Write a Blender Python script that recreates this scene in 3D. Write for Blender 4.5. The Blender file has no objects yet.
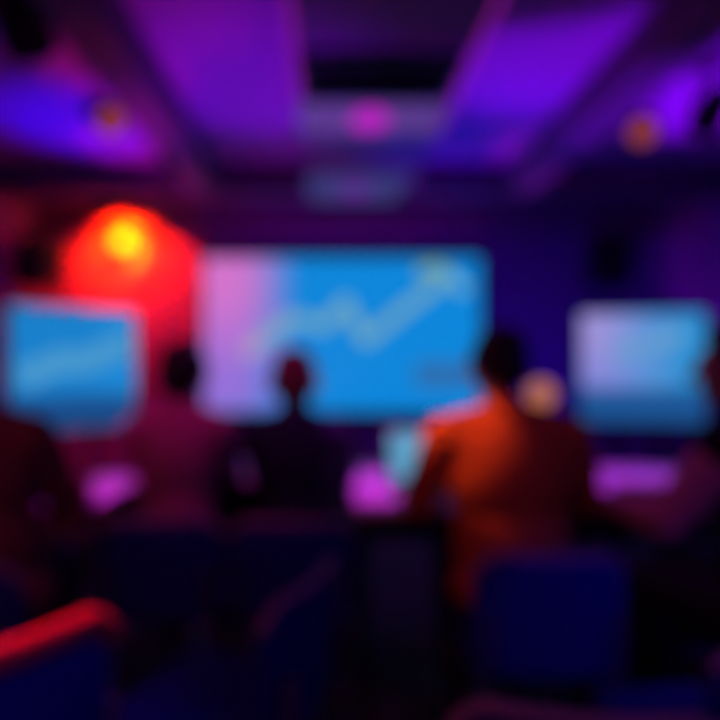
import bpy, bmesh, math, random
from mathutils import Vector, Matrix
random.seed(7)
SC = bpy.context.scene
C = SC.collection
PI = math.pi
R = math.radians

# ------------------------------------------------------------------ materials
def lin(c):
    out = []
    for v in c:
        v = v / 255.0
        out.append(v / 12.92 if v <= 0.04045 else ((v + 0.055) / 1.055) ** 2.4)
    return out

def mat(name, rgb, rough=0.6, metal=0.0, var=0.12, scale=30.0, bump=0.0, spec=0.4, coat=0.0):
    m = bpy.data.materials.new(name)
    m.use_nodes = True
    nt = m.node_tree
    b = nt.nodes['Principled BSDF']
    b.inputs['Roughness'].default_value = rough
    b.inputs['Metallic'].default_value = metal
    b.inputs['Specular IOR Level'].default_value = spec
    b.inputs['Coat Weight'].default_value = coat
    tc = nt.nodes.new('ShaderNodeTexCoord')
    nz = nt.nodes.new('ShaderNodeTexNoise')
    nz.inputs['Scale'].default_value = scale
    nz.inputs['Detail'].default_value = 3
    nt.links.new(tc.outputs['Object'], nz.inputs['Vector'])
    mx = nt.nodes.new('ShaderNodeMix'); mx.data_type = 'RGBA'
    a = [max(0, v * (1 - var)) for v in rgb]; c = [min(1, v * (1 + var)) for v in rgb]
    mx.inputs['A'].default_value = (*a, 1); mx.inputs['B'].default_value = (*c, 1)
    nt.links.new(nz.outputs['Fac'], mx.inputs['Factor'])
    nt.links.new(mx.outputs['Result'], b.inputs['Base Color'])
    if bump > 0:
        bp = nt.nodes.new('ShaderNodeBump'); bp.inputs['Strength'].default_value = bump
        bp.inputs['Distance'].default_value = 0.004
        nt.links.new(nz.outputs['Fac'], bp.inputs['Height'])
        nt.links.new(bp.outputs['Normal'], b.inputs['Normal'])
    return m

def glow(name, rgb255, strength=1.0):
    m = bpy.data.materials.new(name); m.use_nodes = True
    nt = m.node_tree; b = nt.nodes['Principled BSDF']
    b.inputs['Base Color'].default_value = (0.02, 0.02, 0.02, 1)
    b.inputs['Roughness'].default_value = 0.5
    b.inputs['Specular IOR Level'].default_value = 0.2
    b.inputs['Emission Color'].default_value = (*lin(rgb255), 1)
    b.inputs['Emission Strength'].default_value = strength
    return m

def screen_mat(name, w, h, blue, left, left_edge, left_soft, bottom, bottom_h, right=None):
    """A picture on a display: blue ground, a pale panel on its left, a darker band along its foot."""
    m = bpy.data.materials.new(name); m.use_nodes = True
    nt = m.node_tree; L = nt.links; N = nt.nodes
    b = N['Principled BSDF']
    b.inputs['Base Color'].default_value = (0.01, 0.01, 0.01, 1)
    b.inputs['Roughness'].default_value = 0.6
    b.inputs['Specular IOR Level'].default_value = 0.1
    tc = N.new('ShaderNodeTexCoord'); sp = N.new('ShaderNodeSeparateXYZ')
    L.new(tc.outputs['Object'], sp.inputs[0])
    def rng(out, a, c):
        r = N.new('ShaderNodeMapRange'); r.interpolation_type = 'SMOOTHSTEP'
        r.inputs['From Min'].default_value = a; r.inputs['From Max'].default_value = c
        L.new(out, r.inputs['Value']); return r.outputs['Result']
    def mix(f, A, B):
        x = N.new('ShaderNodeMix'); x.data_type = 'RGBA'
        L.new(f, x.inputs['Factor'])
        for k, v in (('A', A), ('B', B)):
            if isinstance(v, (list, tuple)): x.inputs[k].default_value = (*lin(v), 1)
            else: L.new(v, x.inputs[k])
        return x.outputs['Result']
    X, Z = sp.outputs['X'], sp.outputs['Z']
    fz = rng(Z, -h * 0.35, h * 0.4)
    col = blue if right is None else mix(rng(X, w * 0.05, w * 0.4), blue, right)
    if left:
        fl = rng(X, w * (left_edge - 0.5 + left_soft), w * (left_edge - 0.5 - left_soft))
        col = mix(fl, col, mix(fz, left[0], left[1]))
    elif not isinstance(col, (list, tuple)): pass
    fb = rng(Z, -h / 2 + h * (bottom_h + 0.04), -h / 2 + h * (bottom_h - 0.08))
    col = mix(fb, col, bottom)
    L.new(col, b.inputs['Emission Color'])
    b.inputs['Emission Strength'].default_value = 1.0
    return m

# ------------------------------------------------------------------ mesh helpers
def link_mesh(name, me, material, parent=None):
    o = bpy.data.objects.new(name, me)
    C.objects.link(o)
    if material: me.materials.append(material)
    if parent: o.parent = parent
    return o

class MB:
    def __init__(self): self.bm = bmesh.new()
    def _xf(self, vs, M):
        for v in vs: v.co = M @ v.co
    def box(self, c, s, bevel=0.0, rot=None, seg=2):
        t = bmesh.new()
        bmesh.ops.create_cube(t, size=1.0)
        for v in t.verts: v.co = Vector((v.co.x * s[0], v.co.y * s[1], v.co.z * s[2]))
        if bevel > 0:
            bmesh.ops.bevel(t, geom=t.edges[:], offset=bevel, segments=seg, profile=0.5, affect='EDGES')
        M = Matrix.Translation(c) @ (rot.to_4x4() if rot is not None else Matrix())
        for v in t.verts: v.co = M @ v.co
        self._merge(t); return self
    def _merge(self, t):
        me = bpy.data.meshes.new('tmp'); t.to_mesh(me); t.free()
        self.bm.from_mesh(me); bpy.data.meshes.remove(me)
    def cone(self, p0, r0, p1, r1, seg=24):
        p0, p1 = Vector(p0), Vector(p1); d = p1 - p0
        if d.length < 1e-6: return self
        t = bmesh.new()
        bmesh.ops.create_cone(t, cap_ends=True, segments=seg, radius1=r0, radius2=r1, depth=d.length)
        M = Matrix.Translation((p0 + p1) / 2) @ d.to_track_quat('Z', 'Y').to_matrix().to_4x4()
        for v in t.verts: v.co = M @ v.co
        self._merge(t); return self
    def ball(self, c, r, rot=None, seg=24):
        if not isinstance(r, (tuple, list)): r = (r, r, r)
        t = bmesh.new()
        bmesh.ops.create_uvsphere(t, u_segments=seg, v_segments=max(8, seg // 2 + 4), radius=1.0)
        M = Matrix.Translation(c) @ (rot.to_4x4() if rot is not None else Matrix()) @ Matrix.Diagonal((*r, 1))
        for v in t.verts: v.co = M @ v.co
        self._merge(t); return self
    def cap(self, p0, r0, p1, r1, seg=20):
        self.cone(p0, r0, p1, r1, seg); self.ball(p0, r0, seg=seg); self.ball(p1, r1, seg=seg); return self
    def tube(self, pts, r, seg=12):
        """A bent tube: one swept surface through pts."""
        pts = [Vector(p) for p in pts]; rings = []
        up = Vector((0, 0, 1)); prev = None
        for i, p in enumerate(pts):
            d = (pts[min(i + 1, len(pts) - 1)] - pts[max(i - 1, 0)]).normalized()
            if prev is None:
                n = d.cross(up) if abs(d.z) < 0.95 else d.cross(Vector((1, 0, 0)))
            else: n = prev - d * prev.dot(d)
            n.normalize(); prev = n; b = d.cross(n)
            rings.append([self.bm.verts.new(p + (n * math.cos(2 * PI * k / seg) + b * math.sin(2 * PI * k / seg)) * r) for k in range(seg)])
        for a, c in zip(rings, rings[1:]):
            for k in range(seg):
                self.bm.faces.new((a[k], a[(k + 1) % seg], c[(k + 1) % seg], c[k]))
        self.bm.faces.new(list(reversed(rings[0]))); self.bm.faces.new(rings[-1])
        return self
    def lathe(self, prof, c=(0, 0, 0), seg=32):
        c = Vector(c); rings = []
        for r, z in prof:
            rings.append([self.bm.verts.new(c + Vector((r * math.cos(2 * PI * k / seg), r * math.sin(2 * PI * k / seg), z))) for k in range(seg)])
        for a, b in zip(rings, rings[1:]):
            for k in range(seg): self.bm.faces.new((a[k], a[(k + 1) % seg], b[(k + 1) % seg], b[k]))
        self.bm.faces.new(list(reversed(rings[0]))); self.bm.faces.new(rings[-1])
        return self
    def mesh(self, name, smooth=True):
        bmesh.ops.recalc_face_normals(self.bm, faces=self.bm.faces[:])
        me = bpy.data.meshes.new(name); self.bm.to_mesh(me); self.bm.free()
        if smooth:
            me.polygons.foreach_set('use_smooth', [True] * len(me.polygons))
            try: me.set_sharp_from_angle(angle=R(38))
            except Exception: pass
        return me
    def build(self, name, material, parent=None, smooth=True):
        return link_mesh(name, self.mesh(name, smooth), material, parent)
    def organic(self, name, material, parent=None, voxel=0.008, it=6):
        """One continuous skin over all the overlapping shapes."""
        o = self.build(name, material, None)
        m = o.modifiers.new('r', 'REMESH'); m.mode = 'VOXEL'; m.voxel_size = voxel; m.use_smooth_shade = True
        s = o.modifiers.new('s', 'SMOOTH'); s.iterations = it; s.factor = 0.5
        dg = bpy.context.evaluated_depsgraph_get(); dg.update()
        me = bpy.data.meshes.new_from_object(o.evaluated_get(dg), depsgraph=dg)
        me.name = name
        o.modifiers.clear(); old = o.data; o.data = me; bpy.data.meshes.remove(old)
        me.polygons.foreach_set('use_smooth', [True] * len(me.polygons))
        if not me.materials: me.materials.append(material)
        if parent: o.parent = parent
        return o

def tag(o, label, cat, group=None, kind=None):
    if label: o['label'] = label
    if cat: o['category'] = cat
    if group: o['group'] = group
    if kind: o['kind'] = kind
    return o

def thing(name, loc, label, cat, rz=0.0, group=None):
    o = bpy.data.objects.new(name, None); C.objects.link(o)
    o.empty_display_size = 0.1
    o.location = loc; o.rotation_euler = (0, 0, rz)
    return tag(o, label, cat, group)

def struct(name, c, s, m, label=None, bevel=0.0):
    o = MB().box(c, s, bevel).build(name, m, None, smooth=bevel > 0)
    o['kind'] = 'structure'
    if label: o['label'] = label
    return o

def copy_tree(o, parent=None):
    c = o.copy(); C.objects.link(c)
    if parent: c.parent = parent
    for ch in list(o.children): copy_tree(ch, c)
    return c

# ------------------------------------------------------------------ palette
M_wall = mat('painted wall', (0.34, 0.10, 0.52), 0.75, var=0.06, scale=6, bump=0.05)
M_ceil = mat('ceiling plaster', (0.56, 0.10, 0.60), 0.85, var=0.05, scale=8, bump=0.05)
M_beam = mat('beam paint', (0.20, 0.05, 0.21), 0.8, var=0.08, scale=10)
M_bulk = mat('bulkhead paint', (0.30, 0.08, 0.32), 0.75, var=0.06, scale=10)
M_carpet = mat('dark carpet', (0.05, 0.045, 0.06), 0.95, var=0.4, scale=180, bump=0.4, spec=0.1)
M_black = mat('black plastic', (0.012, 0.012, 0.014), 0.5, var=0.1)
M_blackmet = mat('black powder coat', (0.018, 0.018, 0.022), 0.45, 0.3, var=0.1)
M_steel = mat('brushed steel', (0.42, 0.42, 0.45), 0.35, 0.9, var=0.08, scale=60)
M_navy = mat('navy chair fabric', (0.012, 0.014, 0.20), 0.85, var=0.25, scale=220, bump=0.3, spec=0.2)
M_navytrim = mat('dark vinyl edge', (0.26, 0.17, 0.23), 0.5, var=0.1)
M_red_highlight = mat('red highlight edge', (0.75, 0.03, 0.04), 0.45, var=0.08)  # red highlight along one chair's top edge, put into the colour
M_table = mat('pale laminate table top', (0.72, 0.66, 0.72), 0.5, var=0.04, scale=14)
M_skin = mat('skin', (0.50, 0.29, 0.21), 0.55, var=0.08, scale=40)
M_skin2 = mat('skin tan', (0.42, 0.23, 0.16), 0.55, var=0.08, scale=40)
M_lip = mat('lips', (0.40, 0.14, 0.12), 0.5)
M_eye = mat('eye', (0.7, 0.68, 0.66), 0.2, var=0.02)
M_hair_dark = mat('dark hair', (0.012, 0.009, 0.008), 0.6, var=0.4, scale=160, bump=0.5)
M_hair_brown = mat('brown hair', (0.24, 0.075, 0.06), 0.6, var=0.35, scale=160, bump=0.5)
M_shirt_orange = mat('orange shirt cloth', (0.62, 0.13, 0.035), 0.85, var=0.12, scale=120, bump=0.2, spec=0.2)
M_shirt_mauve = mat('mauve shirt cloth', (0.50, 0.13, 0.22), 0.85, var=0.12, scale=120, bump=0.2, spec=0.2)
M_jacket_navy = mat('navy jacket cloth', (0.018, 0.018, 0.05), 0.85, var=0.2, scale=120, bump=0.2, spec=0.2)
M_jacket_black = mat('black jacket cloth', (0.010, 0.010, 0.018), 0.85, var=0.2, scale=120, bump=0.2, spec=0.2)
M_shirt_brown = mat('maroon shirt cloth', (0.20, 0.05, 0.05), 0.85, var=0.15, scale=120, bump=0.2, spec=0.2)
M_rim_lit_sleeve = mat('rim lit sleeve cloth', (0.62, 0.25, 0.34), 0.85, var=0.1, scale=120, bump=0.2, spec=0.2)  # rim light on a dark jacket's arms, put into the sleeve colour
M_trousers = mat('dark trousers', (0.02, 0.02, 0.035), 0.9, var=0.2, scale=120, bump=0.2, spec=0.2)
M_shoe = mat('black shoe leather', (0.015, 0.013, 0.013), 0.4)
M_grille = mat('speaker grille', (0.010, 0.010, 0.012), 0.7, var=0.5, scale=300, bump=0.4)

# ------------------------------------------------------------------ room shell
XL, XR, YB, YR, ZC = -3.0, 3.77, 6.2, -1.6, 2.95
cx, cw = (XL + XR) / 2, XR - XL
cy, cd = (YB + YR) / 2, YB - YR
struct('floor', (cx, cy, -0.05), (cw + 0.2, cd + 0.2, 0.1), M_carpet)
struct('ceiling', (cx, cy, ZC + 0.05), (cw + 0.2, cd + 0.2, 0.1), M_ceil)
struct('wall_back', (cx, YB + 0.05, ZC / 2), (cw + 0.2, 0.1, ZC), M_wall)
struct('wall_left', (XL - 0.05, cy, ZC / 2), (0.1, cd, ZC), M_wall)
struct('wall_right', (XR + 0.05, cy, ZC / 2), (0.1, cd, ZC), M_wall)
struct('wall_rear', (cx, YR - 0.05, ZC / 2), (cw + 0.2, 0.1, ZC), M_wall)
struct('baseboard_back', (cx, YB - 0.01, 0.05), (cw, 0.02, 0.1), M_beam)
struct('baseboard_left', (XL + 0.01, cy, 0.05), (0.02, cd, 0.1), M_beam)
struct('baseboard_right', (XR - 0.01, cy, 0.05), (0.02, cd, 0.1), M_beam)
# ceiling beams running away from the camera, and the cross beam near the back wall
struct('trim_1', (-1.09, (YR + 5.2) / 2, 2.825), (0.24, 5.2 - YR, 0.25), M_beam, 'long dark ceiling beam on the left', 0.006)
struct('trim_2', (1.665, (YR + 5.2) / 2, 2.825), (0.23, 5.2 - YR, 0.25), M_beam, 'long dark ceiling beam on the right', 0.006)
struct('trim_3', ((XL - 0.21) / 2, 5.33, 2.835), (-0.21 - XL, 0.26, 0.23), M_beam, 'dark cross beam left of the central bulkhead', 0.006)
struct('trim_4', ((XR + 0.78) / 2, 5.33, 2.835), (XR - 0.78, 0.26, 0.23), M_beam, 'dark cross beam right of the central bulkhead', 0.006)
struct('trim_5', (cx, YB - 0.06, 2.74), (cw, 0.12, 0.36), M_bulk, 'purple lit frieze above the main screen', 0.006)
struct('trim_6', (XL + 0.04, cy, 2.80), (0.08, cd - 0.2, 0.13), M_bulk, 'picture rail on the left wall', 0.006)
struct('trim_7', (0.285, (YR + 6.05) / 2, 2.90), (0.93, 6.05 - YR, 0.10), M_bulk, 'central ceiling bulkhead', 0.006)

# ------------------------------------------------------------------ lights
def aim(o, target):
    d = Vector(target) - o.location
    o.rotation_euler = d.to_track_quat('-Z', 'Y').to_euler()

def spot(loc, target, rgb, watt, cone=60, blend=0.8, radius=0.04):
    l = bpy.data.lights.new('spot_beam', 'SPOT'); l.energy = watt; l.color = rgb
    l.spot_size = R(cone); l.spot_blend = blend; l.shadow_soft_size = radius
    o = bpy.data.objects.new('spot_beam', l); C.objects.link(o); o.location = loc; aim(o, target)
    return o

def point(loc, rgb, watt, radius=0.05):
    l = bpy.data.lights.new('lamp_light', 'POINT'); l.energy = watt; l.color = rgb; l.shadow_soft_size = radius
    o = bpy.data.objects.new('lamp_light', l); C.objects.link(o); o.location = loc
    return o

def spot_fixture(name, loc, target, ztop, lens, label, size=0.075, length=0.2, group=None):
    """A can spotlight hanging from a yoke under the ceiling."""
    t = thing(name, (loc[0], loc[1], loc[2]), label, 'spotlight', 0, group)
    d = (Vector(target) - Vector(loc)).normalized()
    q = d.to_track_quat('Z', 'Y').to_matrix()
    def P(x, y, z): return q @ Vector((x, y, z))
    mb = MB()
    mb.cone(P(0, 0, -length / 2), size * 0.75, P(0, 0, -length * 0.1), size, 28)
    mb.cone(P(0, 0, -length * 0.1), size, P(0, 0, length / 2), size * 1.03, 28)
    mb.cone(P(0, 0, -length / 2 - 0.02), size * 0.5, P(0, 0, -length / 2), size * 0.7, 28)
    mb.build('can', M_black, t)
    MB().cone(P(0, 0, length / 2), size * 0.9, P(0, 0, length / 2 + 0.012), size * 0.82, 28).build('lens', lens, t)
    s = size + 0.02
    side = P(1, 0, 0)
    side = Vector((side.x, side.y, 0)).normalized() if Vector((side.x, side.y, 0)).length > 0.1 else Vector((1, 0, 0))
    top = ztop - loc[2]
    pts = [side * s, side * s + Vector((0, 0, s + 0.03)), side * 0.02 + Vector((0, 0, s + 0.05)),
           -side * 0.02 + Vector((0, 0, s + 0.05)), -side * s + Vector((0, 0, s + 0.03)), -side * s]
    MB().tube(pts, 0.008, 10).build('yoke', M_blackmet, t)
    MB().cone((0, 0, s + 0.05), 0.012, (0, 0, top - 0.02), 0.012, 14).cone((0, 0, top - 0.02), 0.045, (0, 0, top), 0.045, 24).build('ceiling_mount', M_blackmet, t)
    return t

def added_uplight(loc, target, rgb, rgb255, watt, cone, label, blend=0.9):  # unseen floor lights added to colour the ceiling and walls
    t = thing('added_floor_light', (loc[0], loc[1], 0), label, 'added light', 0, 'unseen LED wash lights added on the floor')
    d = (Vector(target) - Vector((loc[0], loc[1], 0.16))).normalized()
    q = d.to_track_quat('Z', 'Y').to_matrix()
    c = Vector((0, 0, 0.16))
    def P(z): return c + q @ Vector((0, 0, z))
    MB().cone(P(-0.07), 0.06, P(-0.03), 0.085, 28).cone(P(-0.03), 0.085, P(0.07), 0.088, 28).build('can', M_black, t)
    MB().cone(P(0.07), 0.08, P(0.078), 0.076, 28).build('lens', glow('added led lens', rgb255, 1.2), t)
    pts = [(0.1, 0, 0.16), (0.1, 0, 0.02), (0.06, 0, 0.008), (-0.06, 0, 0.008), (-0.1, 0, 0.02), (-0.1, 0, 0.16)]
    MB().tube(pts, 0.008, 10).build('floor_bracket', M_blackmet, t)
    spot((loc[0] + d.x * 0.1, loc[1] + d.y * 0.1, 0.16 + d.z * 0.1), target, rgb, watt, cone, blend, 0.03)
    return t

PURPLE = (0.24, 0.0, 1.0); VIOLET = (0.55, 0.02, 1.0); BLUE = (0.012, 0.0, 1.0); MAGENTA = (0.85, 0.03, 0.95); ROSE = (1.0, 0.03, 0.35)
#          floor position     aimed at on the ceiling
added_uplight((-2.55, 5.0), (-1.80, 4.30, ZC), BLUE, (40, 30, 255), 400, 30, 'added blue LED floor light in the left rear corner')
added_uplight((-2.5, 3.6), (-1.8, 3.5, ZC), PURPLE, (110, 20, 255), 14, 36, 'added violet LED floor light along the left wall')
added_uplight((-1.5, 5.7), (-1.5, 4.75, ZC), MAGENTA, (230, 40, 240), 140, 24, 'added magenta LED floor light under the orange lit wall')
added_uplight((-0.50, 4.3), (-0.42, 3.7, ZC), PURPLE, (120, 20, 255), 190, 46, 'added violet LED floor light in front of the main screen')
added_uplight((0.55, 4.9), (1.1, 4.5, ZC), BLUE, (50, 30, 255), 130, 46, 'added blue LED floor light under the right part of the main screen')
added_uplight((1.35, 4.0), (1.36, 3.35, ZC), PURPLE, (130, 20, 255), 250, 44, 'added violet LED floor light behind the round side table')
added_uplight((3.2, 4.2), (2.65, 3.9, ZC), PURPLE, (130, 20, 255), 520, 34, 'added violet LED floor light behind the right hand screen')
added_uplight((3.2, 5.2), (3.77, 5.9, 1.9), VIOLET, (150, 30, 255), 50, 30, 'added violet LED floor light in the right rear corner')
added_uplight((1.6, 4.9), (2.2, 6.2, 1.8), BLUE, (40, 20, 255), 28, 100, 'added blue LED floor light grazing the back wall')
added_uplight((0.0, 5.2), (0.1, 6.14, 2.74), VIOLET, (120, 20, 255), 60, 80, 'added violet LED floor light under the middle of the main screen')
added_uplight((-0.8, 3.5), (-0.84, 2.95, ZC), ROSE, (255, 30, 120), 30, 26, 'added rose LED floor light behind the shared desk')
added_uplight((-1.2, 4.3), (-1.27, 3.65, 2.7), ROSE, (255, 30, 120), 90, 22, 'added rose LED floor light beside the left display stand')
added_uplight((1.75, 5.4), (1.66, 4.8, 2.7), MAGENTA, (230, 40, 240), 70, 22, 'added magenta LED floor light near the right display stand')

# ------------------------------------------------------------------ ceiling fixtures
M_amber = glow('amber lens', (150, 60, 36), 1.0)
spot_fixture('ceiling_spotlight', (-1.32, 3.5, 2.68), (0.42, 1.80, 1.05), ZC, M_amber, 'black can spotlight with amber lens hanging beside the left ceiling beam', 0.085, 0.24)
spot_fixture('ceiling_spotlight', (1.93, 3.72, 2.70), (1.08, 1.75, 1.1), ZC, M_amber, 'black can spotlight with amber lens hanging beside the right ceiling beam', 0.085, 0.22)
M_darklens = mat('dark lens', (0.03, 0.03, 0.05), 0.2)
spot_fixture('ceiling_spotlight', (-1.37, 2.66, 2.74), (-1.0, 5.0, 0.5), ZC, M_darklens, 'unlit black spotlight at the top left corner of the ceiling', 0.115, 0.26)
spot_fixture('ceiling_spotlight', (2.22, 3.50, 2.70), (1.8, 5.0, 0.5), ZC, M_darklens, 'unlit black spotlight at the right edge beside the bright violet ceiling', 0.10, 0.24)

t = thing('ceiling_vent', (0.27, 3.36, 2.85), 'black slatted air conditioning vent in the central ceiling bulkhead', 'vent')
MB().box((0, 0, -0.012), (0.86, 0.44, 0.024), 0.005).build('backing', M_black, t)
f = MB()
for sx in (-1, 1): f.box((sx * 0.42, 0, -0.03), (0.03, 0.46, 0.03), 0.004)
for sy in (-1, 1): f.box((0, sy * 0.215, -0.03), (0.86, 0.03, 0.03), 0.004)
f.build('frame', M_blackmet, t)
for k in range(7):
    MB().box((0, -0.17 + k * 0.057, -0.032), (0.80, 0.035, 0.005), 0.001, Matrix.Rotation(R(30), 3, 'X')).build('slat', M_blackmet, t)

M_diff = glow('reflected panel glow', (88, 52, 132), 1.0)  # panels are off: light reflected in them is put in as emission
M_diff2 = glow('reflected panel glow far', (56, 56, 118), 1.0)
M_reflect = glow('magenta reflection glow', (190, 20, 190), 1.0)  # reflection at the panel centre, put in as a glowing disc
M_reflect2 = glow('violet reflection glow', (105, 30, 150), 1.0)
def panel(loc, sx, sy, label, diff, led):  # diff, led: glow materials that stand for reflections in the unlit panel
    t = thing('ceiling_light', loc, label, 'ceiling light', 0, 'unlit light panels with added glow on the central bulkhead')
    fr = MB()
    for s in (-1, 1):
        fr.box((s * (sx / 2 - 0.012), 0, -0.015), (0.024, sy, 0.03), 0.004)
        fr.box((0, s * (sy / 2 - 0.012), -0.015), (sx - 0.05, 0.024, 0.03), 0.004)
    fr.build('frame', M_steel, t)
    MB().box((0, 0, -0.009), (sx - 0.05, sy - 0.05, 0.016), 0.002).build('diffuser', diff, t)
    o = MB().lathe([(0.16, 0.0), (0.17, -0.012), (0.13, -0.03), (0.02, -0.036)], (0, 0, -0.017)).build('reflection_disc', led, t)
    o.scale = (0.75, 1.0, 1); o['label'] = 'round glow standing for the reflection in the middle of the panel'
    return t
panel((0.262, 3.93, 2.85), 0.92, 0.56, 'lilac ceiling light panel with magenta reflection painted as glow just beyond the black vent', M_diff, M_reflect)
panel((0.23, 5.52, 2.85), 0.88, 0.84, 'bluish ceiling light panel nearest the main screen', M_diff2, M_reflect2)

M_edge_glow = glow('added edge glow', (150, 24, 150), 1.0)  # strips added to make the pink lines beside the bulkhead
for x, lab in ((-0.192, 'added magenta LED strip along the left edge of the central bulkhead'), (0.762, 'added magenta LED strip along the right edge of the central bulkhead')):
    t = thing('added_led_strip', (x, 3.25, 2.905), lab, 'LED strip', 0, 'LED strips added on the bulkhead edges')
    MB().box((0, 0, 0), (0.02, 2.1, 0.09), 0.003).build('channel', M_steel, t)
    MB().box((0, 0, -0.048), (0.022, 2.08, 0.010), 0.002).build('diffuser', M_edge_glow, t)

# ------------------------------------------------------------------ main screen
SW, SH = 2.82, 1.58
scx, scz = (342 - 330) * 6.1 / 600, 1.22 + 30 * 6.1 / 600
t = thing('projection_screen', (scx, 6.13, scz), 'large wide main screen on the back wall showing a rising zigzag chart', 'screen')
MB().box((0, 0.035, 0), (SW + 0.08, 0.05, SH + 0.08), 0.01).build('frame', M_black, t)
M_main = screen_mat('main picture', SW, SH, (12, 134, 218), ((148, 112, 216), (212, 116, 204)), 0.22, 0.13, (20, 120, 200), 0.04)
MB().box((0, 0.004, 0), (SW, 0.012, SH), 0.001).build('display', M_main, t, smooth=False)
def px2screen(px, py): return ((px - 330) * 6.1 / 600 - scx, (365 - py) * 6.1 / 600 + 1.22 - scz)
def strips(parent, pts, width, material, name, y=-0.006):
    mb = MB()
    for a, b in zip(pts, pts[1:]):
        dx, dz = b[0] - a[0], b[1] - a[1]; L = math.hypot(dx, dz)
        mb.box(((a[0] + b[0]) / 2, y, (a[1] + b[1]) / 2), (L + width * 0.5, 0.004, width), 0, Matrix.Rotation(-math.atan2(dz, dx), 3, 'Y'))
    return mb.build(name, material, parent, smooth=False)
M_line = glow('chart line', (104, 166, 194), 1.0)
M_pale = glow('chart area', (176, 150, 192), 1.0)
M_dim = glow('chart note', (46, 108, 172), 1.0)
M_green = glow('chart peak', (120, 160, 130), 1.0)
pts = [px2screen(*p) for p in ((262, 338), (300, 318), (324, 326), (345, 302), (366, 340), (402, 311), (438, 284), (446, 272), (464, 289))]
strips(t, pts, 0.125, M_line, 'chart_line')
strips(t, [px2screen(246, 352), px2screen(290, 320)], 0.16, M_pale, 'chart_area', -0.003)
strips(t, [px2screen(422, 375), px2screen(466, 375)], 0.26, M_dim, 'caption_block', -0.004)
strips(t, [px2screen(422, 271), px2screen(440, 267)], 0.12, M_green, 'peak_marker', -0.008)

# ------------------------------------------------------------------ side screens on floor stands
def tv(loc, rz, w, h, label, picture, line_pts, line_mat, lw):
    """A display on a two-pole floor stand; loc is the middle of the picture."""
    t = thing('display_screen', (loc[0], loc[1], 0), label, 'screen', rz, 'side screens on floor stands')
    z = loc[2]
    MB().box((0, 0.03, z), (w + 0.03, 0.05, h + 0.03), 0.008).build('casing', M_black, t)
    d = MB().box((0, 0, 0), (w, 0.008, h), 0.0).build('display', picture, t, smooth=False)
    d.location = (0, 0.002, z)
    strips(d, line_pts, lw, line_mat, 'chart_line', -0.006)
    MB().box((0, 0.075, z), (w * 0.45, 0.04, h * 0.4), 0.006).build('mount', M_blackmet, t)
    for s in (-1, 1):
        MB().cone((s * 0.16, 0.11, 0.04), 0.022, (s * 0.16, 0.11, z + 0.12), 0.022, 18).build('pole', M_blackmet, t)
    MB().box((0, 0.11, 0.025), (0.75, 0.42, 0.03), 0.01).build('base', M_blackmet, t)
    for sx in (-1, 1):
        for sy in (-1, 1):
            MB().lathe([(0.022, 0), (0.026, 0.004), (0.02, 0.012)], (sx * 0.33, 0.11 + sy * 0.17, 0)).build('foot', M_black, t)
    return t
# left display: its left edge stands nearer
xa, ya, xb, yb = (10 - 330) * 4.05 / 600, 4.05, (135 - 330) * 4.62 / 600, 4.62
wl = math.hypot(xb - xa, yb - ya); hl = 0.87
P_left = screen_mat('left picture', wl, hl, (26, 128, 204), None, 0, 0, (26, 76, 138), 0.30, (30, 136, 214))
tv(((xa + xb) / 2, (ya + yb) / 2, 1.22 - 4 * 4.33 / 600), math.atan2(yb - ya, xb - xa), wl, hl,
   'blue display on a floor stand at the left, below the orange lit wall', P_left,
   [(-wl * 0.4, -0.05), (-wl * 0.12, 0.06), (wl * 0.05, 0.05), (wl * 0.42, 0.19)], glow('left line', (72, 152, 204), 1.0), 0.17)
xa, ya, xb, yb = (581 - 330) * 4.6 / 600, 4.6, (705 - 330) * 4.42 / 600, 4.42
wr = math.hypot(xb - xa, yb - ya); hr = 0.83
P_right = screen_mat('right picture', wr, hr, (84, 146, 214), ((120, 130, 216), (160, 146, 216)), 0.36, 0.3, (28, 84, 148), 0.33, (44, 144, 210))
tv(((xa + xb) / 2, (ya + yb) / 2, 1.22 - 3 * 4.5 / 600), math.atan2(yb - ya, xb - xa), wr, hr,
   'blue and lilac display on a floor stand at the right, below the wall speaker', P_right,
   [(-wr * 0.2, 0.12), (wr * 0.1, 0.17), (wr * 0.3, 0.26)], glow('right line', (104, 158, 208), 1.0), 0.1)

# ------------------------------------------------------------------ wall speakers
def speaker(loc, rz, label, back):
    t = thing('wall_speaker', loc, label, 'speaker', rz, 'black speakers on wall brackets')
    mb = MB(); mb.box((0, 0, 0), (0.34, 0.28, 0.48), 0.02, seg=3); mb.build('cabinet', M_black, t)
    MB().box((0, -0.145, 0), (0.31, 0.012, 0.45), 0.004).build('grille', M_grille, t)
    MB().lathe([(0.05, 0), (0.062, 0.008), (0.05, 0.014)], (0, 0, 0)).build('tweeter_ring', M_blackmet, t).matrix_local = Matrix.Translation((0, -0.152, 0.14)) @ Matrix.Rotation(R(90), 4, 'X')
    MB().lathe([(0.1, 0), (0.12, 0.008), (0.1, 0.014)], (0, 0, 0)).build('woofer_ring', M_blackmet, t).matrix_local = Matrix.Translation((0, -0.152, -0.08)) @ Matrix.Rotation(R(90), 4, 'X')
    MB().cone((0, 0.13, 0), 0.02, (0, back - 0.015, 0), 0.02, 14).box((0, back - 0.01, 0), (0.1, 0.018, 0.16), 0.003).build('wall_bracket', M_blackmet, t)
    return t
speaker((-2.72, 5.62, 2.17), R(90 - 20), 'black wall speaker on the left wall beside the orange glow', 0.28)
speaker((2.76, 5.93, 1.22 + 103 * 5.9 / 600), 0, 'black wall speaker on the back wall above the right display', 0.265)

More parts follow.
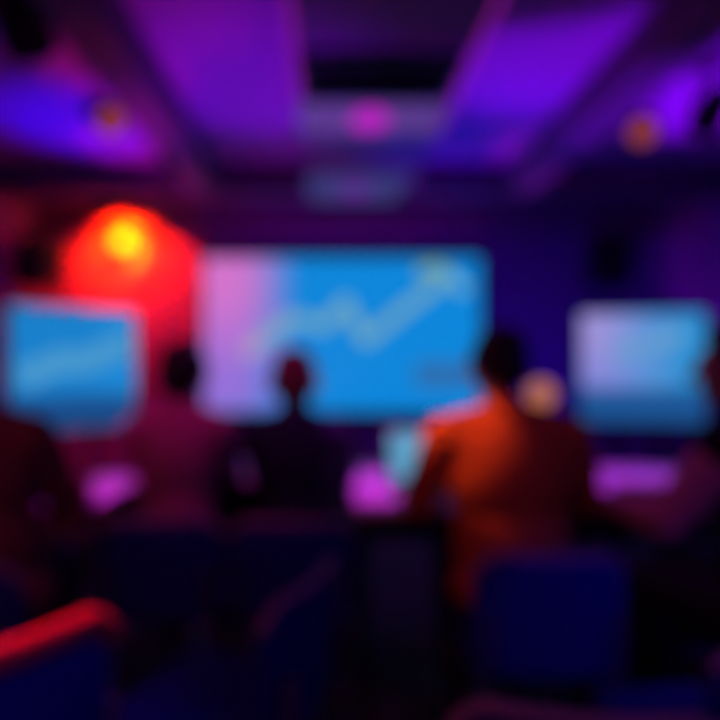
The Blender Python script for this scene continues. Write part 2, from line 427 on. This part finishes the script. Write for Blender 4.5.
# ------------------------------------------------------------------ orange wall lamp
lx, lz = (121 - 330) * 6.0 / 600, 1.22 + 124 * 6.0 / 600
t = thing('wall_lamp', (lx, 6.2, lz), 'glowing globe wall lamp throwing orange and red light on the back wall', 'lamp')
MB().lathe([(0.065, 0), (0.065, 0.02), (0.03, 0.03)], (0, 0, 0)).build('wall_plate', M_blackmet, t).matrix_local = Matrix.Rotation(R(90), 4, 'X')
MB().tube([(0, -0.02, -0.0), (0, -0.06, -0.06), (0, -0.13, -0.1), (0, -0.16, -0.09)], 0.01).build('arm', M_blackmet, t)
MB().lathe([(0.02, -0.1), (0.045, -0.095), (0.05, -0.075), (0.04, -0.07)], (0, -0.16, 0)).build('gallery', M_blackmet, t)
MB().ball((0, -0.16, 0), 0.085, seg=32).build('globe', glow('amber globe', (255, 200, 20), 2.6), t)

# ------------------------------------------------------------------ desks
def desk(x0, x1, y0, y1, label):
    w, d = x1 - x0, y1 - y0; zt = 0.74
    t = thing('desk', ((x0 + x1) / 2, (y0 + y1) / 2, 0), label, 'desk', 0, 'pale desks in front of the audience')
    MB().box((0, 0, zt - 0.0125), (w, d, 0.025), 0.006).build('table_top', M_table, t)
    MB().box((0, d / 2 - 0.06, zt - 0.19), (w - 0.14, 0.015, 0.30), 0.003).build('modesty_panel', M_blackmet, t)
    fr = MB()
    for s in (-1, 1): fr.box((0, s * (d / 2 - 0.05), zt - 0.04), (w - 0.08, 0.03, 0.03), 0.003)
    for s in (-1, 1): fr.box((s * (w / 2 - 0.055), 0, zt - 0.04), (0.03, d - 0.08, 0.03), 0.003)
    fr.build('frame', M_blackmet, t)
    for sx in (-1, 1):
        for sy in (-1, 1):
            leg = MB().cone((sx * (w / 2 - 0.035), sy * (d / 2 - 0.16), 0.012), 0.016, (sx * (w / 2 - 0.035), sy * (d / 2 - 0.16), zt - 0.025), 0.018, 16).build('leg', M_blackmet, t)
            MB().lathe([(0.02, 0), (0.022, 0.004), (0.018, 0.016)], (sx * (w / 2 - 0.035), sy * (d / 2 - 0.16), 0)).build('foot', M_black, leg)
    return t
desk(-1.02, -0.80, 2.09, 2.66, 'pale desk in front of the maroon shirted person at the left edge')
desk(-0.78, 0.06, 2.50, 3.05, 'pale desk shared by the mauve shirted and the navy jacketed person')
desk(0.085, 0.95, 2.00, 2.90, 'pale desk with the open laptop in front of the orange shirted person')
desk(0.97, 1.85, 1.97, 2.85, 'pale desk in front of the black jacketed person at the right edge')

# round side table with the lamp, behind the orange shirted person
tx, ty = (541 - 330) * 3.55 / 600, 3.55
t = thing('side_table', (tx, ty, 0), 'small round pedestal table carrying the globe lamp', 'table')
MB().lathe([(0.26, 0.715), (0.27, 0.722), (0.27, 0.735), (0.26, 0.74)]).build('table_top', M_table, t)
MB().lathe([(0.035, 0.03), (0.03, 0.06), (0.028, 0.68), (0.06, 0.714)]).build('pedestal', M_blackmet, t)
MB().lathe([(0.2, 0), (0.21, 0.006), (0.2, 0.018), (0.04, 0.032)]).build('base', M_blackmet, t)
lz2 = 1.22 - 29 * 3.55 / 600
t = thing('table_lamp', (tx, ty, 0.741), 'small globe lamp with tan glow on the round side table', 'lamp')
MB().lathe([(0.065, 0), (0.07, 0.005), (0.065, 0.015), (0.015, 0.025)]).build('base', M_blackmet, t)
MB().lathe([(0.012, 0.025), (0.01, 0.1), (0.012, lz2 - 0.741 - 0.075), (0.04, lz2 - 0.741 - 0.065)]).build('stem', M_blackmet, t)
MB().ball((0, 0, lz2 - 0.741), 0.08, seg=32).build('globe', glow('tan globe', (190, 112, 70), 1.0), t)

# laptop on the orange person's desk
t = thing('laptop', (0.395, 2.27, 0.7405), 'open laptop with teal screen on the desk of the orange shirted person', 'laptop', R(4))
MB().box((0, -0.04, 0.009), (0.33, 0.22, 0.016), 0.004).build('base', M_steel, t)
kb = MB()
for r in range(5):
    for k in range(12): kb.box((-0.132 + k * 0.024, -0.005 - r * 0.022, 0.019), (0.02, 0.018, 0.003), 0.0008, seg=1)
kb.build('keyboard', M_black, t)
MB().box((0, -0.118, 0.0178), (0.1, 0.05, 0.001)).build('touchpad', M_navytrim, t)
lid = MB().box((0, 0, 0.105), (0.33, 0.008, 0.21), 0.003).build('lid', M_steel, t)
lid.location = (0, 0.074, 0.018); lid.rotation_euler = (R(-12), 0, 0)
MB().box((0, -0.005, 0.107), (0.305, 0.002, 0.185)).build('display', glow('laptop picture', (86, 160, 196), 1.0), lid)

# ------------------------------------------------------------------ chairs
def backrest_mesh(W=0.195, z0=0.425, z1=0.728, c=0.06, th=0.035, bow=0.035, tilt=0.05):
    nu, nv = 20, 18
    bm = bmesh.new(); front, back = [], []
    for j in range(nv + 1):
        z = z0 + (z1 - z0) * j / nv
        d = max(0, c - (z - z0), c - (z1 - z)); d = min(d, c)
        hw = W - c + math.sqrt(max(0, c * c - d * d))
        if hw < 0.02: hw = 0.02
        rf, rb = [], []
        for i in range(nu + 1):
            u = -1 + 2 * i / nu; x = hw * u
            puff = (1 - abs(u) ** 4) * (1 - abs(2 * j / nv - 1) ** 4)
            y = -0.235 + bow * (x / W) ** 2 - tilt * (z - z0)
            rf.append(bm.verts.new((x, y + th * (0.25 + 0.35 * puff), z)))
            rb.append(bm.verts.new((x, y - th * (0.25 + 0.25 * puff), z)))
        front.append(rf); back.append(rb)
    for g, fl in ((front, 0), (back, 1)):
        for j in range(nv):
            for i in range(nu):
                q = (g[j][i], g[j][i + 1], g[j + 1][i + 1], g[j + 1][i])
                bm.faces.new(q if fl else tuple(reversed(q)))
    for j in range(nv):
        for i in (0, nu): bm.faces.new((front[j][i], front[j + 1][i], back[j + 1][i], back[j][i]))
    for i in range(nu):
        for j in (0, nv): bm.faces.new((front[j][i], front[j][i + 1], back[j][i + 1], back[j][i]))
    m = MB(); m.bm.free(); m.bm = bm
    return m
def chair(loc, rz, label, edge=None, edge_r=0.012):
    t = thing('conference_chair', (loc[0], loc[1], 0), label, 'chair', rz, 'navy conference chairs')
    s = MB().box((0, 0.0, 0.415), (0.38, 0.40, 0.05), 0.022, seg=4); s.build('seat', M_navy, t)
    backrest_mesh().build('backrest', M_navy, t)
    pts = []
    for k in range(17):
        u = -1 + 2 * k / 16; a = abs(u)
        x = 0.19 * u
        z = 0.728 - (0.045 * ((a - 0.72) / 0.28) ** 2 if a > 0.72 else 0)
        pts.append((x, -0.235 + 0.035 * (x / 0.195) ** 2 - 0.05 * 0.303, z + edge_r * 0.4))
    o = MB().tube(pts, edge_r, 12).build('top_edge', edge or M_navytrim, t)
    if edge: o['label'] = 'top edge coloured as a red highlight'
    fr = MB()
    for sx in (-1, 1):
        fr.tube([(sx * 0.165, 0.17, 0.385), (sx * 0.165, -0.17, 0.385), (sx * 0.165, -0.225, 0.40), (sx * 0.165, -0.262, 0.45), (sx * 0.165, -0.272, 0.60)], 0.010)
    fr.tube([(-0.165, 0.14, 0.385), (0.165, 0.14, 0.385)], 0.009); fr.tube([(-0.165, -0.14, 0.385), (0.165, -0.14, 0.385)], 0.009)
    fr.build('frame', M_steel, t)
    for sx in (-1, 1):
        for y0, y1 in ((0.15, 0.19), (-0.16, -0.23)):
            leg = MB().cone((sx * 0.18, y1, 0.012), 0.009, (sx * 0.165, y0, 0.39), 0.011, 16).build('leg', M_steel, t)
            MB().lathe([(0.013, 0), (0.015, 0.004), (0.012, 0.018)], (sx * 0.18, y1, 0)).build('foot_cap', M_black, leg)
    return t
chair((-0.535, 2.12), 0, 'navy chair under the mauve shirted person')
chair((-0.118, 2.10), 0, 'navy chair under the navy jacketed person')
chair((0.565, 1.76), 0, 'navy chair under the orange shirted person')
chair((-0.965, 1.66), R(6), 'navy chair under the person at the left edge')
chair((1.235, 1.58), R(22), 'navy chair under the black jacketed person at the right edge')
def back_at(bx, by, rz):  # seat position for a chair whose backrest is centred at bx, by
    return (bx + math.sin(rz) * -0.25, by + math.cos(rz) * 0.25)
a = math.atan2(0.157, 0.126)
chair(back_at(-0.525, 1.0, a), a, 'empty navy chair with a red highlight painted on its top edge at the bottom left', M_red_highlight, 0.027)
a = math.atan2(0.43, 0.17)
chair(back_at(-0.035, 1.345, a), a, 'empty navy chair standing askew behind the navy jacketed person')
chair(back_at(0.36, 0.82, R(-8)), R(-8), 'empty navy chair at the bottom, behind the orange shirted person')
chair(back_at(0.86, 1.03, R(6)), R(6), 'empty navy chair at the bottom right corner')

# ------------------------------------------------------------------ people
def person(loc, rz, label, shirt, hair, skin, lean=0.08, side=0.0, head_yaw=0.0, head_pitch=-0.05, sc=1.0, elbow=(0.25, 0.14, 0.80), wrist=(0.17, 0.40, 0.785),
           elbow_l=None, wrist_l=None, foot_y=0.40, hair_style='short', broad=1.0, cloth='shirt', jacket_body=None):
    """A seated adult facing local +Y, hands forward on the desk."""
    t = thing('person', (loc[0], loc[1], 0), label, 'person', rz)
    Z0 = 0.53
    def T(x, y, z):
        k = max(0, z - Z0)
        return Vector((x * 1.0 + side * k, y + lean * k, Z0 + (z - Z0) * sc if z > Z0 else z))
    B = broad
    sh = {s: T(s * 0.172 * B, -0.005, 1.035) for s in (-1, 1)}
    el = {1: Vector(elbow), -1: Vector(elbow_l) if elbow_l else Vector((-elbow[0], elbow[1], elbow[2]))}
    wr = {1: Vector(wrist), -1: Vector(wrist_l) if wrist_l else Vector((-wrist[0], wrist[1], wrist[2]))}
    hip = {s: Vector((s * 0.088, 0.02, 0.545)) for s in (-1, 1)}
    knee = {s: Vector((s * 0.105, 0.42, 0.54)) for s in (-1, 1)}
    ank = {s: Vector((s * 0.105, foot_y, 0.10)) for s in (-1, 1)}
    hc = T(0, 0.045, 1.265)
    Hm = Matrix.Rotation(head_yaw, 3, 'Z') @ Matrix.Rotation(head_pitch, 3, 'X')
    def H(x, y, z): return hc + Hm @ Vector((x, y, z)) * 1.09
    def torso(mb, g):
        mb.ball(T(0, -0.01, 0.93), (0.168 * B + g, 0.112 + g, 0.19 + g))
        mb.ball(T(0, -0.02, 1.0), (0.185 * B + g, 0.088 + g, 0.10 + g))
        mb.ball(T(0, 0.01, 0.73), (0.152 * B + g, 0.112 + g, 0.19 + g))
        mb.ball(Vector((0, 0.0, 0.575)), (0.168 * B + g, 0.122 + g, 0.10 + g * 0.3))
        for s in (-1, 1):
            mb.cap(T(0, -0.01, 1.09), 0.058 + g, sh[s] + Vector((0, 0, 0.0)), 0.060 + g)
    def arms(mb, g, cut=1.0):
        for s in (-1, 1):
            mb.cap(sh[s], 0.058 + g, el[s], 0.043 + g)
            mb.cap(el[s], 0.043 + g, el[s].lerp(wr[s], 0.35), 0.043 + g)
            mb.cone(el[s].lerp(wr[s], 0.35), 0.043 + g, el[s].lerp(wr[s], cut), (0.029 + g) if cut < 1 else 0.027 + g, 20)
    def legs(mb, g):
        for s in (-1, 1):
            mb.cap(hip[s], 0.078 + g, knee[s], 0.058 + g)
            mb.cap(knee[s], 0.056 + g, knee[s].lerp(ank[s], 0.35) + Vector((0, -0.012, 0)), 0.055 + g)
            mb.cone(knee[s].lerp(ank[s], 0.35) + Vector((0, -0.012, 0)), 0.055 + g, ank[s] + Vector((0, 0, -0.03)), 0.036 + g * 1.5, 20)
    # --- body
    b = MB(); torso(b, -0.006); arms(b, -0.004); legs(b, -0.004)
    b.cap(T(0, 0.0, 1.05), 0.055, T(0, 0.03, 1.20), 0.052)
    b.ball(H(0, -0.012, 0.025), (0.076, 0.096, 0.092), Hm)
    b.ball(H(0, 0.030, -0.035), (0.060, 0.066, 0.075), Hm)
    b.ball(H(0, 0.052, -0.082), (0.036, 0.036, 0.030), Hm)
    b.cap(H(0, 0.088, 0.005), 0.009, H(0, 0.108, -0.030), 0.014)
    b.ball(H(0, 0.078, 0.022), (0.055, 0.018, 0.014), Hm)
    for s in (-1, 1):
        b.ball(H(s * 0.078, -0.012, -0.012), (0.011, 0.020, 0.032), Hm)
        b.ball(H(s * 0.042, 0.060, -0.025), (0.024, 0.026, 0.024), Hm)
        # hand: palm, four fingers of their own length, thumb from the side of the palm
        d = wr[s] - el[s]; d.z = 0; d = d.normalized() if d.length > 0.01 else Vector((0, 1, 0))
        n = Vector((0, 0, 1)); c = d.cross(n) * s       # c points away from the thumb
        w = wr[s]
        b.cap(w, 0.025, w + d * 0.02, 0.024)
        for q in (-0.028, -0.009, 0.010, 0.028):
            b.cap(w + d * 0.02 + c * q * 0.7, 0.014, w + d * 0.085 + c * q, 0.0125, 12)
        for q, L in ((-0.030, 0.066), (-0.010, 0.076), (0.010, 0.070), (0.029, 0.054)):
            k0 = w + d * 0.088 + c * q; k1 = k0 + d * L * 0.45 + n * 0.006 + c * q * 0.15; k2 = k1 + d * L * 0.30 - n * 0.010; k3 = k2 + d * L * 0.20 - n * 0.012
            b.cap(k0, 0.0095, k1, 0.009, 12); b.cap(k1, 0.009, k2, 0.0082, 12); b.cap(k2, 0.0082, k3, 0.0072, 12)
        th0 = w + d * 0.03 - c * 0.026; th1 = th0 + d * 0.035 - c * 0.026; th2 = th1 + d * 0.032 - c * 0.006
        b.cap(th0, 0.014, th1, 0.011, 12); b.cap(th1, 0.011, th2, 0.0092, 12)
        # foot
        b.cap(ank[s], 0.036, ank[s] + Vector((0, 0.04, -0.05)), 0.034); b.cap(ank[s] + Vector((0, -0.03, -0.06)), 0.028, ank[s] + Vector((0, 0.14, -0.068)), 0.024)
    b.organic('body', skin, t, 0.0062, 3)
    # --- face details and hair
    for s in (-1, 1):
        e = MB().ball(H(s * 0.032, 0.070, 0.003), (0.013, 0.012, 0.010), Hm, 16).build('eye', M_eye, t)
        MB().ball(H(s * 0.032, 0.0805, 0.003), (0.005, 0.002, 0.005), Hm, 12).build('pupil', M_hair_dark, e)
        MB().cap(H(s * 0.018, 0.086, 0.026), 0.004, H(s * 0.050, 0.074, 0.026), 0.003, 10).build('eyebrow', hair, t)
    MB().ball(H(0, 0.090, -0.062), (0.024, 0.008, 0.008), Hm, 16).build('mouth', M_lip, t)
    h = MB()
    h.ball(H(0, -0.022, 0.040), (0.083, 0.098, 0.090), Hm)
    h.ball(H(0, -0.048, 0.005), (0.080, 0.070, 0.085), Hm)
    if hair_style == 'full':
        h.ball(H(0, 0.02, 0.085), (0.070, 0.075, 0.045), Hm); h.ball(H(0, -0.06, -0.035), (0.070, 0.045, 0.055), Hm)
        for s in (-1, 1): h.ball(H(s * 0.070, 0.0, 0.02), (0.018, 0.045, 0.050), Hm)
    elif hair_style == 'crop':
        for s in (-1, 1): h.ball(H(s * 0.068, -0.01, 0.02), (0.014, 0.04, 0.04), Hm)
    else:
        h.ball(H(0, 0.0, 0.075), (0.070, 0.080, 0.045), Hm)
        for s in (-1, 1): h.ball(H(s * 0.070, -0.005, 0.018), (0.015, 0.042, 0.045), Hm)
    h.organic('hair', hair, t, 0.007, 3)
    # --- clothes
    c = MB(); torso(c, 0.012); arms(c, 0.010, 0.93)
    c.cap(T(0, -0.005, 1.09), 0.064, T(0, 0.005, 1.125), 0.061)
    shirt_o = c.organic(cloth, shirt, t, 0.008, 5)
    col = MB(); pts = [T(0.066 * math.cos(a), 0.006 + 0.062 * math.sin(a), 1.128 - 0.018 * math.sin(a)) for a in [2 * PI * k / 24 for k in range(25)]]
    col.tube(pts, 0.011, 10).build('collar', shirt, shirt_o)
    if jacket_body:
        v = MB(); torso(v, 0.020); v.organic('jacket_body', jacket_body, t, 0.008, 4)
    l = MB(); legs(l, 0.010); l.ball((0, 0.0, 0.575), (0.176 * B, 0.130, 0.105))
    l.organic('trousers', M_trousers, t, 0.008, 4)
    for s in (-1, 1):
        a_ = ank[s]
        f = MB(); f.cap(a_ + Vector((0, -0.03, -0.055)), 0.038, a_ + Vector((0, 0.06, -0.05)), 0.042); f.cap(a_ + Vector((0, 0.06, -0.055)), 0.042, a_ + Vector((0, 0.16, -0.066)), 0.031)
        sh_o = f.organic('shoe', M_shoe, t, 0.007, 3)
        MB().box((a_.x, a_.y + 0.06, 0.006), (0.082, 0.27, 0.012), 0.005).build('sole', M_black, sh_o)
    return t

person((-0.54, 2.14), R(0), 'person in a mauve shirt with dark hair sitting left of the navy jacketed person', M_shirt_mauve, M_hair_dark, M_skin,
       lean=0.06, side=-0.01, sc=0.89, elbow=(0.152, 0.16, 0.80), wrist=(0.11, 0.43, 0.79), hair_style='full', head_pitch=-0.08, broad=0.80)
person((-0.10, 2.14), R(0), 'person in a navy jacket with reddish brown hair in front of the main screen', M_jacket_navy, M_hair_brown, M_skin,
       lean=0.08, side=-0.045, sc=0.845, elbow=(0.152, 0.16, 0.80), wrist=(0.11, 0.43, 0.79), hair_style='crop', head_pitch=-0.10, cloth='jacket', broad=0.80, foot_y=0.25)
person((0.545, 1.76), R(0), 'person in an orange shirt with dark hair in front of the laptop', M_shirt_orange, M_hair_dark, M_skin2,
       lean=0.07, side=-0.03, sc=0.93, elbow=(0.245, 0.10, 0.80), wrist=(0.19, 0.36, 0.80), elbow_l=(-0.275, 0.09, 0.80), wrist_l=(-0.22, 0.32, 0.80), hair_style='short', broad=1.06)
person((-0.965, 1.66), R(6), 'person in a maroon shirt cut off by the left edge of the photo', M_shirt_brown, M_hair_dark, M_skin,
       lean=0.05, side=-0.14, sc=0.95, elbow=(0.19, 0.13, 0.80), wrist=(0.13, 0.46, 0.79), hair_style='short', broad=1.15, foot_y=0.13)
person((1.235, 1.60), R(24), 'person in a black jacket, rim light painted as pink sleeves, cut off by the right edge', M_rim_lit_sleeve, M_hair_dark, M_skin,
       lean=0.10, side=-0.05, sc=0.94, elbow=(0.20, 0.18, 0.80), wrist=(0.08, 0.44, 0.79), elbow_l=(-0.29, 0.15, 0.80), wrist_l=(-0.20, 0.42, 0.79), hair_style='short', head_yaw=R(20), foot_y=0.30, jacket_body=M_jacket_black)

# ------------------------------------------------------------------ stage spots over the audience (unseen cans above the frame, several added to light one thing)
def can_light(loc, target, rgb, rgb255, watt, cone, label, blend=0.5):
    spot_fixture('ceiling_spotlight', loc, target, ZC if not (-0.18 < loc[0] < 0.75) else 2.85, glow('gel lens', rgb255, 1.2), label, 0.07, 0.18)  # unseen cans, several of them added
    d = (Vector(target) - Vector(loc)).normalized()
    spot(tuple(Vector(loc) + d * 0.11), target, rgb, watt, cone, blend, 0.03)
can_light((-1.25, 1.75, 2.66), (-0.90, 2.30, 0.74), MAGENTA, (230, 40, 240), 120, 19, 'unseen magenta gel spotlight above the desk at the left edge')
can_light((0.22, 1.85, 2.60), (0.14, 2.40, 0.74), MAGENTA, (230, 40, 240), 130, 22, 'unseen magenta gel spotlight above the laptop desk')
can_light((1.25, 1.95, 2.66), (1.20, 2.55, 0.74), (0.6, 0.02, 0.9), (180, 40, 240), 120, 26, 'unseen violet gel spotlight above the desk at the right edge')
can_light((-1.35, 2.15, 2.66), (-0.50, 1.05, 0.74), (1.0, 0.02, 0.03), (255, 40, 40), 260, 14, 'added red gel spotlight aimed at the empty chair with the painted red highlight')  # added to brighten the red top edge
can_light((-0.40, 1.75, 2.66), (-0.42, 2.10, 0.95), (0.9, 0.02, 0.6), (255, 40, 180), 22, 34, 'added rose gel spotlight above the mauve shirted person')  # added to tint the mauve shirt
can_light((-0.94, 1.84, 2.62), (0.385, 1.79, 1.04), (1.0, 0.22, 0.06), (255, 150, 60), 230, 9, 'added amber gel spotlight aimed at the orange shirted person')  # added for the bright left shoulder
can_light((0.88, 1.95, 2.62), (1.10, 1.72, 1.16), (0.8, 0.06, 0.85), (255, 90, 200), 8, 30, 'added pink gel spotlight aimed at the person at the right edge')  # added to light the face and sleeve at the right
can_light((1.9, -0.9, 2.6), (0.68, 1.48, 0.55), (0.0, 0.01, 1.0), (40, 60, 255), 70, 12, 'added blue gel spotlight aimed at the chair of the orange shirted person')  # added to bring out the blue of this chair back
can_light((0.6, -0.9, 2.6), (-0.45, 1.0, 0.52), (0.0, 0.0, 1.0), (40, 60, 255), 40, 14, 'added blue gel spotlight aimed at the empty chair with the painted red highlight')  # added for the blue on the near chair's back
can_light((-2.1, 5.72, 2.73), (-2.08, 6.2, 2.30), (1.0, 0.022, 0.0), (255, 30, 20), 320, 124, 'red gel spotlight washing the back wall above the globe wall lamp', 0.5)

can_light((-1.86, 5.70, 2.70), (-2.12, 6.2, 2.42), (1.0, 0.50, 0.0), (255, 190, 40), 230, 56, 'added amber gel spotlight beside the red one that washes the back wall', 1.0)  # second can, added for the soft orange around the globe

# fill added behind the camera: a pair of ceiling battens
for x, bcol, bw in ((-1.6, (1.0, 0.15, 0.25), 17), (2.4, (0.10, 0.06, 1.0), 11)):
    t = thing('fill_batten', (x, -0.8, ZC), '%s fill batten added to the ceiling behind the camera' % ('rose' if x < 0 else 'blue'), 'ceiling light')
    MB().box((0, 0, -0.02), (1.0, 0.12, 0.04), 0.01).build('housing', M_blackmet, t)
    MB().box((0, 0, -0.045), (0.94, 0.08, 0.012), 0.004).build('diffuser', glow('fill batten glow', (220, 40, 110) if x < 0 else (50, 40, 230), 1.0), t)
    l = bpy.data.lights.new('fill_batten_light', 'AREA'); l.shape = 'RECTANGLE'; l.size = 0.94; l.size_y = 0.08; l.energy = bw; l.color = bcol
    o = bpy.data.objects.new('fill_batten_light', l); C.objects.link(o); o.location = (x, -0.8, ZC - 0.055)

# ------------------------------------------------------------------ world, camera, view
w = bpy.data.worlds.new('World'); SC.world = w; w.use_nodes = True
bg = w.node_tree.nodes['Background']; bg.inputs[0].default_value = (0.02, 0.01, 0.05, 1); bg.inputs[1].default_value = 0.2
cam = bpy.data.cameras.new('camera'); cam.sensor_width = 36; cam.lens = 30.0
co = bpy.data.objects.new('camera', cam); C.objects.link(co)
co.location = (0, 0, 1.22); co.rotation_euler = (R(90), 0, 0)
cam.shift_x = 30 / 720; cam.shift_y = 5 / 720
cam.clip_start = 0.02
cam.dof.use_dof = True; cam.dof.focus_distance = 0.30; cam.dof.aperture_fstop = 1.7
SC.camera = co
vs = SC.view_settings
vs.view_transform = 'Standard'; vs.look = 'None'; vs.exposure = 0.0; vs.gamma = 1.0; vs.use_curve_mapping = False
